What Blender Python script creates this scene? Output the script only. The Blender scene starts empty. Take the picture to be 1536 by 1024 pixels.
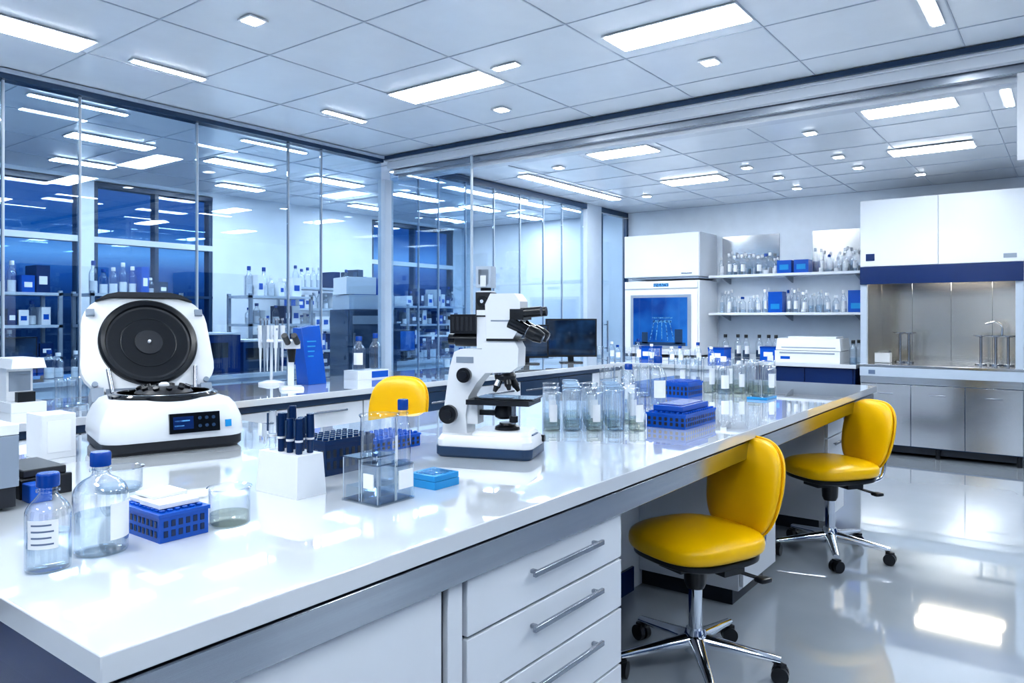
import bpy, bmesh, math, random
from mathutils import Vector, Matrix
R = random.Random(7)
sc = bpy.context.scene
pi = math.pi

# ------------------------------------------------------------------ materials
def newmat(name):
    m = bpy.data.materials.new(name); m.use_nodes = True
    nt = m.node_tree
    for n in list(nt.nodes): nt.nodes.remove(n)
    out = nt.nodes.new('ShaderNodeOutputMaterial')
    return m, nt, out

def pbr(name, col, rough=0.4, metal=0.0, spec=0.5, noise=0.03, nscale=6.0, bump=0.0, bscale=200.0, coat=0.0, emis=None, estr=0.0, stretch=None):
    m, nt, out = newmat(name)
    b = nt.nodes.new('ShaderNodeBsdfPrincipled')
    nt.links.new(b.outputs[0], out.inputs[0])
    tc = nt.nodes.new('ShaderNodeTexCoord')
    mp = nt.nodes.new('ShaderNodeMapping')
    nt.links.new(tc.outputs['Object'], mp.inputs[0])
    if stretch: mp.inputs['Scale'].default_value = stretch
    nz = nt.nodes.new('ShaderNodeTexNoise'); nz.inputs['Scale'].default_value = nscale
    nz.inputs['Detail'].default_value = 3
    nt.links.new(mp.outputs[0], nz.inputs['Vector'])
    cr = nt.nodes.new('ShaderNodeValToRGB')
    c0 = tuple(max(0, c*(1-noise)) for c in col); c1 = tuple(min(1, c*(1+noise)) for c in col)
    cr.color_ramp.elements[0].color = (*c0, 1); cr.color_ramp.elements[0].position = 0.3
    cr.color_ramp.elements[1].color = (*c1, 1); cr.color_ramp.elements[1].position = 0.7
    nt.links.new(nz.outputs['Fac'], cr.inputs[0])
    nt.links.new(cr.outputs[0], b.inputs['Base Color'])
    b.inputs['Roughness'].default_value = rough
    b.inputs['Metallic'].default_value = metal
    b.inputs['Specular IOR Level'].default_value = spec
    b.inputs['Coat Weight'].default_value = coat
    b.inputs['Coat Roughness'].default_value = 0.02
    if emis:
        b.inputs['Emission Color'].default_value = (*emis, 1); b.inputs['Emission Strength'].default_value = estr
    if bump > 0:
        n2 = nt.nodes.new('ShaderNodeTexNoise'); n2.inputs['Scale'].default_value = bscale
        nt.links.new(mp.outputs[0], n2.inputs['Vector'])
        bp = nt.nodes.new('ShaderNodeBump'); bp.inputs['Strength'].default_value = bump; bp.inputs['Distance'].default_value = 0.002
        nt.links.new(n2.outputs['Fac'], bp.inputs['Height']); nt.links.new(bp.outputs[0], b.inputs['Normal'])
    return m

def thin_glass(name, tint, edge, base=0.05, grz=0.7, power=3.0, rough=0.0):
    m, nt, out = newmat(name)
    lw = nt.nodes.new('ShaderNodeLayerWeight'); lw.inputs[0].default_value = 0.5
    pw = nt.nodes.new('ShaderNodeMath'); pw.operation = 'POWER'; pw.inputs[1].default_value = power
    nt.links.new(lw.outputs['Facing'], pw.inputs[0])
    ma = nt.nodes.new('ShaderNodeMath'); ma.operation = 'MULTIPLY_ADD'; ma.inputs[1].default_value = grz; ma.inputs[2].default_value = base
    nt.links.new(pw.outputs[0], ma.inputs[0])
    mc = nt.nodes.new('ShaderNodeMixRGB'); mc.inputs[1].default_value = (*tint, 1); mc.inputs[2].default_value = (*edge, 1)
    nt.links.new(pw.outputs[0], mc.inputs[0])
    tr = nt.nodes.new('ShaderNodeBsdfTransparent'); nt.links.new(mc.outputs[0], tr.inputs[0])
    gl = nt.nodes.new('ShaderNodeBsdfGlossy'); gl.inputs['Roughness'].default_value = rough
    gl.inputs['Color'].default_value = (0.95, 0.98, 1, 1)
    mx = nt.nodes.new('ShaderNodeMixShader')
    nt.links.new(ma.outputs[0], mx.inputs[0]); nt.links.new(tr.outputs[0], mx.inputs[1]); nt.links.new(gl.outputs[0], mx.inputs[2])
    nt.links.new(mx.outputs[0], out.inputs[0])
    return m

def emit(name, col, s):
    m, nt, out = newmat(name)
    e = nt.nodes.new('ShaderNodeEmission'); e.inputs[0].default_value = (*col, 1); e.inputs[1].default_value = s
    nt.links.new(e.outputs[0], out.inputs[0]); return m

def screen_mat(name, c0, c1, strength, scale=14.0):
    m, nt, out = newmat(name)
    tc = nt.nodes.new('ShaderNodeTexCoord')
    v = nt.nodes.new('ShaderNodeTexNoise'); v.inputs['Scale'].default_value = scale
    nt.links.new(tc.outputs['Object'], v.inputs['Vector'])
    cr = nt.nodes.new('ShaderNodeValToRGB')
    cr.color_ramp.elements[0].color = (*c0, 1); cr.color_ramp.elements[0].position = 0.35
    cr.color_ramp.elements[1].color = (*c1, 1); cr.color_ramp.elements[1].position = 0.7
    nt.links.new(v.outputs['Fac'], cr.inputs[0])
    e = nt.nodes.new('ShaderNodeEmission'); e.inputs[1].default_value = strength
    nt.links.new(cr.outputs[0], e.inputs[0])
    g = nt.nodes.new('ShaderNodeBsdfGlossy'); g.inputs['Roughness'].default_value = 0.05; g.inputs[0].default_value = (0.06, 0.06, 0.06, 1)
    a = nt.nodes.new('ShaderNodeAddShader'); nt.links.new(e.outputs[0], a.inputs[0]); nt.links.new(g.outputs[0], a.inputs[1])
    nt.links.new(a.outputs[0], out.inputs[0]); return m

M_top = pbr('glossy_white_worktop', (0.60, 0.635, 0.68), 0.03, noise=0.01, coat=1.0, spec=0.6)
M_wall = pbr('wall_paint', (0.73, 0.79, 0.86), 0.40, bump=0.05)
M_ceil = pbr('ceiling_panel', (0.78, 0.82, 0.87), 0.22, noise=0.02, bump=0.03)
M_grid = pbr('ceiling_grid', (0.46, 0.51, 0.58), 0.4)
M_floor = pbr('epoxy_floor', (0.36, 0.40, 0.45), 0.05, noise=0.05, nscale=2.0, coat=0.8, spec=0.6)
M_white = pbr('white_laminate', (0.68, 0.72, 0.775), 0.20, noise=0.01)
M_white2 = pbr('white_plastic', (0.73, 0.76, 0.80), 0.25, noise=0.02)
M_grey = pbr('grey_plastic', (0.25, 0.30, 0.37), 0.35)
M_lgrey = pbr('light_grey_frame', (0.44, 0.51, 0.60), 0.3)
M_slate = pbr('slate_blue_panel', (0.022, 0.052, 0.11), 0.25)
M_navy = pbr('navy_laminate', (0.002, 0.022, 0.11), 0.22)
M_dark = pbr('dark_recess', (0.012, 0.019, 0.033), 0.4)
M_black = pbr('black_plastic', (0.008, 0.010, 0.014), 0.28)
M_blackg = pbr('black_gloss', (0.005, 0.007, 0.011), 0.07)
M_rubber = pbr('dark_rubber', (0.018, 0.021, 0.028), 0.45)
M_blue = pbr('blue_plastic', (0.003, 0.085, 0.44), 0.25, noise=0.1)
M_bluecap = pbr('blue_cap', (0.002, 0.050, 0.28), 0.25)
M_lblue = pbr('light_blue_plastic', (0.02, 0.27, 0.60), 0.18)
M_dblue = pbr('dark_blue_plastic', (0.002, 0.022, 0.085), 0.25)
M_yel = pbr('yellow_leather', (0.88, 0.52, 0.0), 0.28, noise=0.03, bump=0.25, bscale=350)
M_chrome = pbr('chrome', (0.82, 0.85, 0.90), 0.05, metal=1.0, noise=0.0)
M_steel = pbr('brushed_steel', (0.48, 0.51, 0.55), 0.16, metal=1.0, noise=0.08, nscale=3, bump=0.05, bscale=60, stretch=(0.3, 0.3, 14))
M_steelv = pbr('brushed_steel_vertical', (0.58, 0.59, 0.61), 0.15, metal=1.0, noise=0.02, nscale=5, bump=0.02, bscale=30, stretch=(1, 5, 0.15))
M_hsteel = pbr('brushed_handle', (0.38, 0.41, 0.46), 0.25, metal=1.0)
M_wsteel = pbr('steel_sink_panel', (0.60, 0.58, 0.54), 0.20, metal=1.0, noise=0.02, nscale=3, bump=0.02, bscale=30, stretch=(1, 4, 0.2))
M_paper = pbr('paper_label', (0.76, 0.79, 0.83), 0.6)
M_print = pbr('label_print', (0.12, 0.17, 0.27), 0.6)
M_water = thin_glass('clear_liquid', (0.88, 0.935, 0.975), (0.52, 0.64, 0.76), 0.05, 0.35)
M_amber = thin_glass('pale_liquid', (0.92, 0.93, 0.86), (0.62, 0.63, 0.52), 0.04, 0.3)
M_gl = thin_glass('labware_glass', (0.97, 0.982, 0.993), (0.32, 0.40, 0.50), 0.07, 0.85, 2.8)
M_pane = thin_glass('partition_glass', (0.80, 0.885, 0.955), (0.66, 0.78, 0.90), 0.06, 0.8, 3.0)
M_win = thin_glass('window_glass', (0.80, 0.88, 0.98), (0.6, 0.7, 0.85), 0.04, 0.7, 3.0)
M_lamp = emit('light_panel', (0.91, 0.96, 1.0), 31)
M_lamps = emit('small_downlight', (0.95, 0.98, 1.0), 16)
M_warm = emit('hood_lamp', (1.0, 0.92, 0.76), 42)
M_scr = screen_mat('blue_screen', (0.004, 0.05, 0.28), (0.03, 0.22, 0.70), 0.8, 2.2)
M_scr2 = screen_mat('dark_screen', (0.004, 0.008, 0.02), (0.015, 0.045, 0.11), 0.8, 6)
M_lcd = screen_mat('lcd_screen', (0.01, 0.05, 0.2), (0.15, 0.5, 1.0), 0.7, 60)

# ------------------------------------------------------------------ geometry
def rrect(w, h, r, n=6):
    pts = []
    for cx, cy, a0 in ((w/2-r, h/2-r, 0), (-w/2+r, h/2-r, pi/2), (-w/2+r, -h/2+r, pi), (w/2-r, -h/2+r, 3*pi/2)):
        for i in range(n+1):
            a = a0+pi/2*i/n
            pts.append((cx+r*math.cos(a), cy+r*math.sin(a)))
    return pts

class Geo:
    def __init__(s, name):
        s.name = name; s.bm = bmesh.new(); s.mats = []; s.M = Matrix.Identity(4)
    def mi(s, m):
        if m not in s.mats: s.mats.append(m)
        return s.mats.index(m)
    def v(s, p): return s.bm.verts.new(s.M @ Vector(p))
    def f(s, vs, k):
        try:
            fc = s.bm.faces.new(vs); fc.material_index = k; fc.smooth = True
        except ValueError: pass
    def loft(s, rings, m, c0=True, c1=True):
        k = s.mi(m); R_ = [[s.v(p) for p in r] for r in rings]; n = len(rings[0])
        for a, b in zip(R_[:-1], R_[1:]):
            for i in range(n): s.f([a[i], a[(i+1) % n], b[(i+1) % n], b[i]], k)
        if c0: s.f(list(reversed(R_[0])), k)
        if c1: s.f(R_[-1], k)
    def box(s, x0, x1, y0, y1, z0, z1, m, t=0.0):
        s.loft([[(x0, y0, z0), (x1, y0, z0), (x1, y1, z0), (x0, y1, z0)],
                [(x0+t, y0+t, z1), (x1-t, y0+t, z1), (x1-t, y1-t, z1), (x0+t, y1-t, z1)]], m)
    def rbox(s, w, d, r, zs, m, c=(0, 0)):
        s.loft([[(c[0]+x, c[1]+y, z) for x, y in rrect(w-2*i, d-2*i, max(0.004, r-i*0.5))] for z, i in zs], m)
    def cyl(s, p0, p1, r0, m, r1=None, n=24, caps=True):
        p0 = Vector(p0); p1 = Vector(p1); r1 = r0 if r1 is None else r1
        ax = (p1-p0).normalized(); up = Vector((0, 0, 1)) if abs(ax.z) < 0.9 else Vector((1, 0, 0))
        u = ax.cross(up).normalized(); w = ax.cross(u)
        rg = lambda p, r: [p+u*(r*math.cos(2*pi*i/n))+w*(r*math.sin(2*pi*i/n)) for i in range(n)]
        s.loft([rg(p0, r0), rg(p1, r1)], m, caps, caps)
    def lathe(s, c, prof, m, n=24, caps=(True, True)):
        s.loft([[(c[0]+r*math.cos(2*pi*i/n), c[1]+r*math.sin(2*pi*i/n), c[2]+z) for i in range(n)] for r, z in prof], m, caps[0], caps[1])
    def arc(s, c, r, z0, z1, a0, a1, m, n=8):
        k = s.mi(m); A = []; B = []
        for i in range(n+1):
            a = a0+(a1-a0)*i/n
            A.append(s.v((c[0]+r*math.cos(a), c[1]+r*math.sin(a), c[2]+z0))); B.append(s.v((c[0]+r*math.cos(a), c[1]+r*math.sin(a), c[2]+z1)))
        for i in range(n): s.f([A[i], A[i+1], B[i+1], B[i]], k)
    def pipe(s, pts, r, m, n=12, sub=6):
        P = [Vector(p) for p in pts]
        if sub > 1 and len(P) > 2:
            Q = []; E = [P[0]*2-P[1]]+P+[P[-1]*2-P[-2]]
            for i in range(1, len(E)-2):
                for j in range(sub):
                    t = j/sub; a, b, c_, d = E[i-1:i+3]
                    Q.append(0.5*((2*b)+(c_-a)*t+(2*a-5*b+4*c_-d)*t*t+(3*b-a-3*c_+d)*t**3))
            Q.append(P[-1]); P = Q
        rings = []; u = None
        for i, p in enumerate(P):
            t = (P[min(i+1, len(P)-1)]-P[max(i-1, 0)]).normalized()
            if u is None:
                up = Vector((0, 0, 1)) if abs(t.z) < 0.9 else Vector((0, 1, 0)); u = t.cross(up).normalized()
            else: u = (u-t*u.dot(t)).normalized()
            w = t.cross(u)
            rings.append([p+u*(r*math.cos(2*pi*k/n))+w*(r*math.sin(2*pi*k/n)) for k in range(n)])
        s.loft(rings, m)
    def sell(s, c, sz, m, e1=0.5, e2=0.5, fn=None, nu=40, nv=20):
        sp = lambda x, e: math.copysign(abs(x)**e, x)
        rings = []
        for j in range(1, nv):
            ph = -pi/2+pi*j/nv; ring = []
            for i in range(nu):
                th = 2*pi*i/nu
                p = Vector((sz[0]/2*sp(math.cos(ph), e1)*sp(math.cos(th), e2), sz[1]/2*sp(math.cos(ph), e1)*sp(math.sin(th), e2), sz[2]/2*sp(math.sin(ph), e1)))
                if fn: p = fn(p)
                ring.append(p+Vector(c))
            rings.append(ring)
        s.loft(rings, m)
    def ext(s, poly, y0, y1, m):
        s.loft([[(x, y0, z) for x, z in poly], [(x, y1, z) for x, z in poly]], m)
    def extz(s, poly, z0, z1, m):
        s.loft([[(x, y, z0) for x, y in poly], [(x, y, z1) for x, y in poly]], m)
    def done(s, loc=(0, 0, 0), rot=0.0, bevel=0.0, seg=2):
        bmesh.ops.recalc_face_normals(s.bm, faces=s.bm.faces)
        me = bpy.data.meshes.new(s.name); s.bm.to_mesh(me); s.bm.free()
        for m in s.mats: me.materials.append(m)
        try: me.set_sharp_from_angle(angle=math.radians(35))
        except Exception: pass
        o = bpy.data.objects.new(s.name, me); sc.collection.objects.link(o)
        o.location = loc; o.rotation_euler = (0, 0, rot)
        if bevel > 0:
            b = o.modifiers.new('bevel', 'BEVEL'); b.width = bevel; b.segments = seg; b.limit_method = 'ANGLE'; b.angle_limit = math.radians(40)
        return o

def inst(o, loc, rot=None):
    c = bpy.data.objects.new(o.name.split('.')[0], o.data); sc.collection.objects.link(c)
    c.location = loc; c.rotation_euler = (0, 0, o.rotation_euler[2] if rot is None else rot)
    for m in o.modifiers:
        if m.type == 'BEVEL':
            b = c.modifiers.new('bevel', 'BEVEL'); b.width = m.width; b.segments = m.segments; b.limit_method = 'ANGLE'; b.angle_limit = m.angle_limit
    return c

def bottle(g, x, y, z, r, h, cap=None, fill=0.5, label=False, n=20, liq=None, neck=0.40, la=-2.4):
    cap = cap or M_bluecap
    hb = h*0.64; nr = r*neck
    g.lathe((x, y, z), [(r*0.88, 0.0), (r*0.97, r*0.05), (r, r*0.14), (r, hb*0.88), (r*0.985, hb*0.95), (r*0.93, hb*1.01), (r*0.82, hb+h*0.045), (r*0.64, hb+h*0.085), (nr*1.25, hb+h*0.12), (nr, hb+h*0.15), (nr, h*0.9)], M_gl, n, (True, False))
    if fill > 0: g.lathe((x, y, z), [(r*0.86, 0.004), (r*0.92, r*0.15), (r*0.92, hb*fill)], liq or M_water, n)
    g.lathe((x, y, z), [(nr*1.15, hb+h*0.165), (nr*1.32, hb+h*0.17), (nr*1.32, hb+h*0.19), (nr*1.15, hb+h*0.195)], M_gl, n, (False, False))
    g.lathe((x, y, z), [(nr*1.22, h*0.86), (nr*1.28, h*0.865), (nr*1.28, h*0.985), (nr*1.15, h)], cap, n)
    if label: g.arc((x, y, z), r*1.01, hb*0.25, hb*0.8, la-0.75, la+0.75, M_paper)

def beaker(g, x, y, z, r, h, fill=0.3, n=22, liq=None, label=False):
    g.lathe((x, y, z), [(r*0.9, 0.0), (r, r*0.12), (r, h*0.96), (r*1.09, h)], M_gl, n, (True, False))
    g.lathe((x, y, z), [(r*1.06, h*0.985), (r*1.09, h), (r*1.02, h*1.012)], M_gl, n, (False, False))
    if fill > 0: g.lathe((x, y, z), [(r*0.85, 0.003), (r*0.93, r*0.15), (r*0.93, h*fill)], liq or M_water, n)
    if label: g.arc((x, y, z), r*1.01, h*0.25, h*0.7, -2.8, -1.9, M_paper)

H = 2.75; ZW = 4.8; XB = 9.0; X0 = -2.6; Y0 = -2.6; YF = 7.8
ZC = 0.87
# ------------------------------------------------------------------ room shell
g = Geo('floor'); g.box(X0, XB, Y0, YF, -0.1, 0.0, M_floor); g.done()
g = Geo('ceiling'); g.box(X0, XB, Y0, YF, H, H+0.1, M_ceil); g.done()
g = Geo('wall_back'); g.box(XB, XB+0.12, Y0, YF+0.12, 0, H, M_wall); g.done()
g = Geo('wall_near'); g.box(X0-0.12, X0, Y0-0.12, YF+0.12, 0, H, M_wall); g.done()
g = Geo('wall_right'); g.box(X0, XB, Y0-0.12, Y0, 0, H, M_wall); g.done()
g = Geo('wall_left_lower'); g.box(X0, 7.9, ZW, ZW+0.10, 0, ZC-0.05, M_lgrey)
g.box(7.9, 8.25, ZW, ZW+0.1, 0, H, M_lgrey); g.done(bevel=0.003)
g = Geo('wall_far')
ops = [(0.6, 3.3), (3.42, 4.7), (7.1, 8.8)]
x = X0
for a, b in ops:
    g.box(x, a, YF, YF+0.12, 0, H, M_wall)
    g.box(a, b, YF, YF+0.12, 0, 0.55, M_wall); g.box(a, b, YF, YF+0.12, 2.70, H, M_wall)
    x = b
g.box(x, XB, YF, YF+0.12, 0, H, M_wall); g.done()
for i, (a, b) in enumerate(ops):
    g = Geo('window_%d' % (i+1))
    g.box(a, b, YF+0.05, YF+0.06, 0.55, 2.70, M_win)
    for xx in [a+0.02]+[a+(b-a)*k/2 for k in (1,)]+[b-0.02]:
        g.box(xx-0.02, xx+0.02, YF+0.01, YF+0.11, 0.55, 2.70, M_slate)
    for zz in (0.57, 2.12, 2.68): g.box(a, b, YF+0.0, YF+0.11, zz-0.03, zz+0.03, M_white if zz == 2.12 else M_slate)
    g.box(a, b, YF+0.0, YF+0.11, 1.55, 1.58, M_slate)
    g.done()
g = Geo('trim_ceiling_grid')
xx = -1.8
while xx < 9: 
    g.box(xx-0.0035, xx+0.0035, Y0, YF, H-0.004, H, M_grid); xx += 0.6
yy = 1.2-0.745*5
while yy < YF:
    if yy > Y0: g.box(X0, XB, yy-0.0035, yy+0.0035, H-0.005, H, M_grid)
    yy += 0.745
g.done()
def panel(x0, x1, y0, y1, name='ceiling_light_panel', m=None):
    g = Geo(name)
    g.box(x0-0.012, x1+0.012, y0-0.012, y1+0.012, H-0.012, H-0.006, M_white2)
    g.box(x0, x1, y0, y1, H-0.016, H-0.012, m or M_lamp)
    return g.done()
P = [(3.24, 3.46, 1.21, 1.87), (3.26, 3.49, 2.70, 3.42), (1.0, 1.74, 3.96, 4.17), (1.99, 2.40, 4.06, 4.10), (3.26, 3.61, 4.03, 4.07),
     (3.27, 3.31, 2.45, 2.60), (3.62, 4.05, 0.50, 0.54),
     (5.48, 5.73, 2.78, 3.33), (7.05, 7.33, 2.80, 3.40), (5.45, 5.69, 0.62, 1.15), (6.9, 7.15, 0.65, 1.25), (5.93, 7.8, 4.28, 4.40),
     (5.45, 5.9, 0.32, 0.36),
     (0.2, 0.45, 1.21, 1.87), (0.2, 0.45, -0.3, 0.4), (-1.6, -1.35, 1.2, 1.87), (-1.6, -1.35, -0.9, -0.2), (3.24, 3.46, -1.0, -0.3), (5.45, 5.69, -1.5, -0.9), (1.7, 1.95, -1.6, -0.9), (0.2, 0.45, 2.7, 3.42), (6.9, 7.15, -1.5, -0.9)]  # this row: panels out of view, added to keep the room lit
for p in P: panel(*p)
for x in (1.4, 2.5, 3.65, 4.75, 5.9, 7.1, 8.1):
    panel(x, x+0.62, 6.02, 6.2)
for x in (1.9, 3.4, 5.0, 6.6, 8.0): panel(x, x+0.6, 5.2, 5.24)
for x in (2.8, 4.4, 6.2, 7.8): panel(x, x+0.5, 7.1, 7.25)
for x, y in [(2.06, 3.08), (3.90, 1.59), (3.95, 3.07), (5.87, 1.60), (5.81, 3.84), (6.87, 2.44), (6.89, 1.64), (7.55, 2.36), (7.5, 1.61), (7.8, 3.94), (8.3, 2.4), (8.2, 1.2)]:
    g = Geo('recessed_downlight')
    g.box(x-0.05, x+0.05, y-0.05, y+0.05, H-0.014, H-0.006, M_white2); g.box(x-0.036, x+0.036, y-0.036, y+0.036, H-0.018, H-0.014, M_lamps); g.done()

# header beam
g = Geo('trim_header')
g.box(4.52, 4.90, Y0, ZW, 2.70, H-0.006, M_white)
g.box(4.495, 4.515, Y0, ZW, 2.712, 2.744, M_slate)
g.box(4.545, 4.60, Y0, ZW, 2.645, 2.70, M_white)
g.box(4.60, 4.615, Y0, ZW, 2.66, 2.70, M_slate)
g.box(4.616, 4.66, Y0, ZW, 2.60, 2.70, M_hsteel)
g.box(4.66, 4.675, Y0, ZW, 2.64, 2.70, M_slate)
g.box(4.676, 4.76, Y0, ZW, 2.57, 2.70, M_white)
g.box(4.77, 4.80, Y0, ZW, 2.62, 2.70, M_grey)
g.box(4.81, 4.90, Y0, ZW, 2.60, 2.70, M_white)
g.done(bevel=0.003)
g = Geo('trim_hanging_frame')
g.box(4.60, 4.63, 0.20, 0.235, 2.15, 2.595, M_white2); g.box(4.60, 4.63, 0.10, 0.20, 2.15, 2.18, M_white2); g.box(4.60, 4.63, 0.07, 0.10, 2.15, 2.595, M_white2)
g.done()
posts = [-1.6, -0.7, 0.2, 0.95, 1.63, 2.04, 2.80, 3.55, 3.865, 4.52]
g = Geo('window_partition')
allx = [X0]+posts
for a, b in zip(allx[:-1], allx[1:]):
    g.box(a+0.008, b-0.008, ZW+0.04, ZW+0.052, ZC-0.05, H-0.06, M_pane)
rest = [4.62, 4.98, 5.25, 5.646, 6.1, 6.56, 7.01, 7.40, 7.88]
for a, b in zip(rest[:-1], rest[1:]):
    g.box(a+0.008, b-0.008, ZW+0.04, ZW+0.052, ZC-0.05, H-0.06, M_pane)
for xx in posts[:-1]+rest[1:-1]:
    g.box(xx-0.006, xx+0.002, ZW+0.036, ZW+0.056, ZC-0.05, H-0.06, M_grey)
    g.box(xx+0.0025, xx+0.007, ZW+0.037, ZW+0.055, ZC-0.05, H-0.06, M_lgrey)
g.done()
g = Geo('trim_partition_frame')
g.box(X0, 4.50, ZW-0.005, ZW+0.09, H-0.06, H-0.006, M_slate)
g.box(X0, 4.50, ZW-0.02, ZW-0.005, H-0.03, H-0.006, M_lgrey)
g.box(4.52, 4.62, ZW, ZW+0.09, ZC-0.05, H-0.2, M_lgrey)
g.box(4.66, 7.9, ZW, ZW+0.09, H-0.07, H-0.006, M_slate)
g.box(8.25, 8.96, ZW, ZW+0.09, H-0.07, H-0.006, M_slate)
g.done(bevel=0.002)
g = Geo('door_1')
g.box(8.27, 8.97, ZW+0.03, ZW+0.045, 0.02, H-0.08, M_pane); g.box(8.25, 8.30, ZW+0.01, ZW+0.07, 0.0, H-0.08, M_slate); g.box(8.93, 8.98, ZW+0.01, ZW+0.07, 0.0, H-0.08, M_slate)
g.cyl((8.37, ZW-0.02, 0.9), (8.37, ZW-0.02, 1.3), 0.012, M_chrome); g.cyl((8.37, ZW-0.02, 0.95), (8.37, ZW+0.04, 0.95), 0.008, M_chrome); g.cyl((8.37, ZW-0.02, 1.25), (8.37, ZW+0.04, 1.25), 0.008, M_chrome)
g.done()
g = Geo('glass_screen'); g.box(4.56, 4.572, 3.86, 4.76, ZC+0.002, 2.56, M_pane)
g.box(4.556, 4.576, 3.845, 3.858, ZC+0.002, 2.64, M_lgrey); g.done()
def reflection_cab(x, y, w, d, h, rot, m, mt):  # cabinets out of view, added so steel and glass have contrast to reflect
    g = Geo('unseen_reflection_cabinet')
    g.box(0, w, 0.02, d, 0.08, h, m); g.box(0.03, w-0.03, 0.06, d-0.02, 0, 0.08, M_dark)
    for a, b in ((0.004, w/2-0.002), (w/2+0.002, w-0.004)): g.box(a, b, 0, 0.018, 0.09, h-0.01, mt)
    for q in (w/2-0.05, w/2+0.04): g.box(q, q+0.01, -0.03, -0.02, h*0.45, h*0.6, M_hsteel); g.box(q, q+0.01, -0.02, 0, h*0.46, h*0.48, M_hsteel); g.box(q, q+0.01, -0.02, 0, h*0.57, h*0.59, M_hsteel)
    g.done((x, y, 0), rot, bevel=0.003)
for k, (x, h, m) in enumerate(((-0.9, 2.1, M_navy), (0.35, 0.9, M_white), (1.6, 2.1, M_slate), (2.85, 0.9, M_navy), (4.1, 2.1, M_white), (5.35, 2.1, M_slate), (6.6, 0.9, M_navy), (7.85, 2.1, M_navy))):
    reflection_cab(x+0.0, -2.02, 1.2, 0.55, h, pi, m, m)
for k, (y, h, m) in enumerate(((-1.2, 2.1, M_slate), (0.2, 0.9, M_white), (1.6, 2.1, M_navy))):
    reflection_cab(-2.02, y, 1.2, 0.55, h, pi/2, m, m)

# ------------------------------------------------------------------ island bench
g = Geo('laboratory_island_bench')
IX0, IX1, IY0, IY1, IY2, IXM = 0.46, 5.32, 1.03, 2.45, 3.02, 1.88
g.extz([(IX0, IY0), (IX1, IY0), (IX1, IY1), (IXM, IY1), (IXM, IY2), (IX0, IY2)], 0.860, 0.90, M_top)
t = 0.016
g.box(IX0+t, IX1-t, IY0+t, IY0+t+0.012, 0.780, 0.848, M_steel)
g.box(IX1-t-0.012, IX1-t, IY0+t+0.016, IY1-t, 0.780, 0.848, M_steel)
g.box(IX0+t, IX0+t+0.012, IY0+t+0.016, IY2-t, 0.780, 0.848, M_navy)
g.box(IXM, IX1-t, IY1-t-0.012, IY1-t, 0.780, 0.848, M_steel)
g.box(IX0+0.035, IX1-0.035, IY0+0.035, IY1-0.06, 0.79, 0.858, M_dark)
g.box(IX0+0.06, 1.955, IY0+0.058, IY1-0.08, 0.09, 0.785, M_lgrey)
g.box(IX0+0.06, IXM-0.05, IY1-0.08, IY2-0.06, 0.09, 0.785, M_white)
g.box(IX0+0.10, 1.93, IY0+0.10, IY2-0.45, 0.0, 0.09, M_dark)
g.box(IX0+0.045, IX0+0.06, IY0+0.10, IY2-0.06, 0.09, 0.785, M_navy)
fy = IY0+0.035
g.box(0.525, 1.165, fy, fy+0.018, 0.12, 0.772, M_white)
g.box(1.170, 1.182, fy+0.012, fy+0.02, 0.1, 0.78, M_dark)
g.box(1.185, 1.232, fy, fy+0.018, 0.10, 0.772, M_white)
g.box(1.234, 1.244, fy+0.012, fy+0.02, 0.1, 0.78, M_slate)
for a, b in ((0.645, 0.772), (0.500, 0.638), (0.335, 0.493), (0.11, 0.328)):
    g.box(1.248, 1.945, fy, fy+0.018, a, b, M_white)
    g.box(1.25, 1.943, fy+0.018, fy+0.0225, b, b+0.008, M_dark)
    zc = b-0.045
    g.box(1.47, 1.80, fy-0.028, fy-0.018, zc-0.007, zc+0.007, M_hsteel)
    for xx in (1.49, 1.78): g.box(xx-0.006, xx+0.006, fy-0.018, fy, zc-0.005, zc+0.005, M_hsteel)
g.box(1.955, 5.27, 1.75, 1.78, 0.0, 0.79, M_white)
g.box(1.957, 3.3, 1.735, 1.748, 0.0, 0.12, M_navy)
g.box(3.9, 4.8, 1.735, 1.748, 0.0, 0.12, M_navy)
g.box(1.955, 5.27, 2.30, 2.33, 0.0, 0.79, M_white)
g.box(5.24, 5.27, 1.78, 2.30, 0.0, 0.79, M_white)
for a, b, yy in ((3.38, 3.86, 1.22), (4.86, 5.27, 1.22)):
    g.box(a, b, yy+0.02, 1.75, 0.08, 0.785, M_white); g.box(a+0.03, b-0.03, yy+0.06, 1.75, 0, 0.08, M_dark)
    for za, zb in ((0.60, 0.775), (0.36, 0.59), (0.10, 0.35)):
        g.box(a+0.008, b-0.008, yy, yy+0.018, za, zb, M_white)
        g.box(a+0.12, b-0.12, yy-0.022, yy-0.012, zb-0.05, zb-0.034, M_hsteel)
        for xx in (a+0.14, b-0.14): g.box(xx-0.005, xx+0.005, yy-0.012, yy, zb-0.046, zb-0.038, M_hsteel)
g.done(bevel=0.003)

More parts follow.
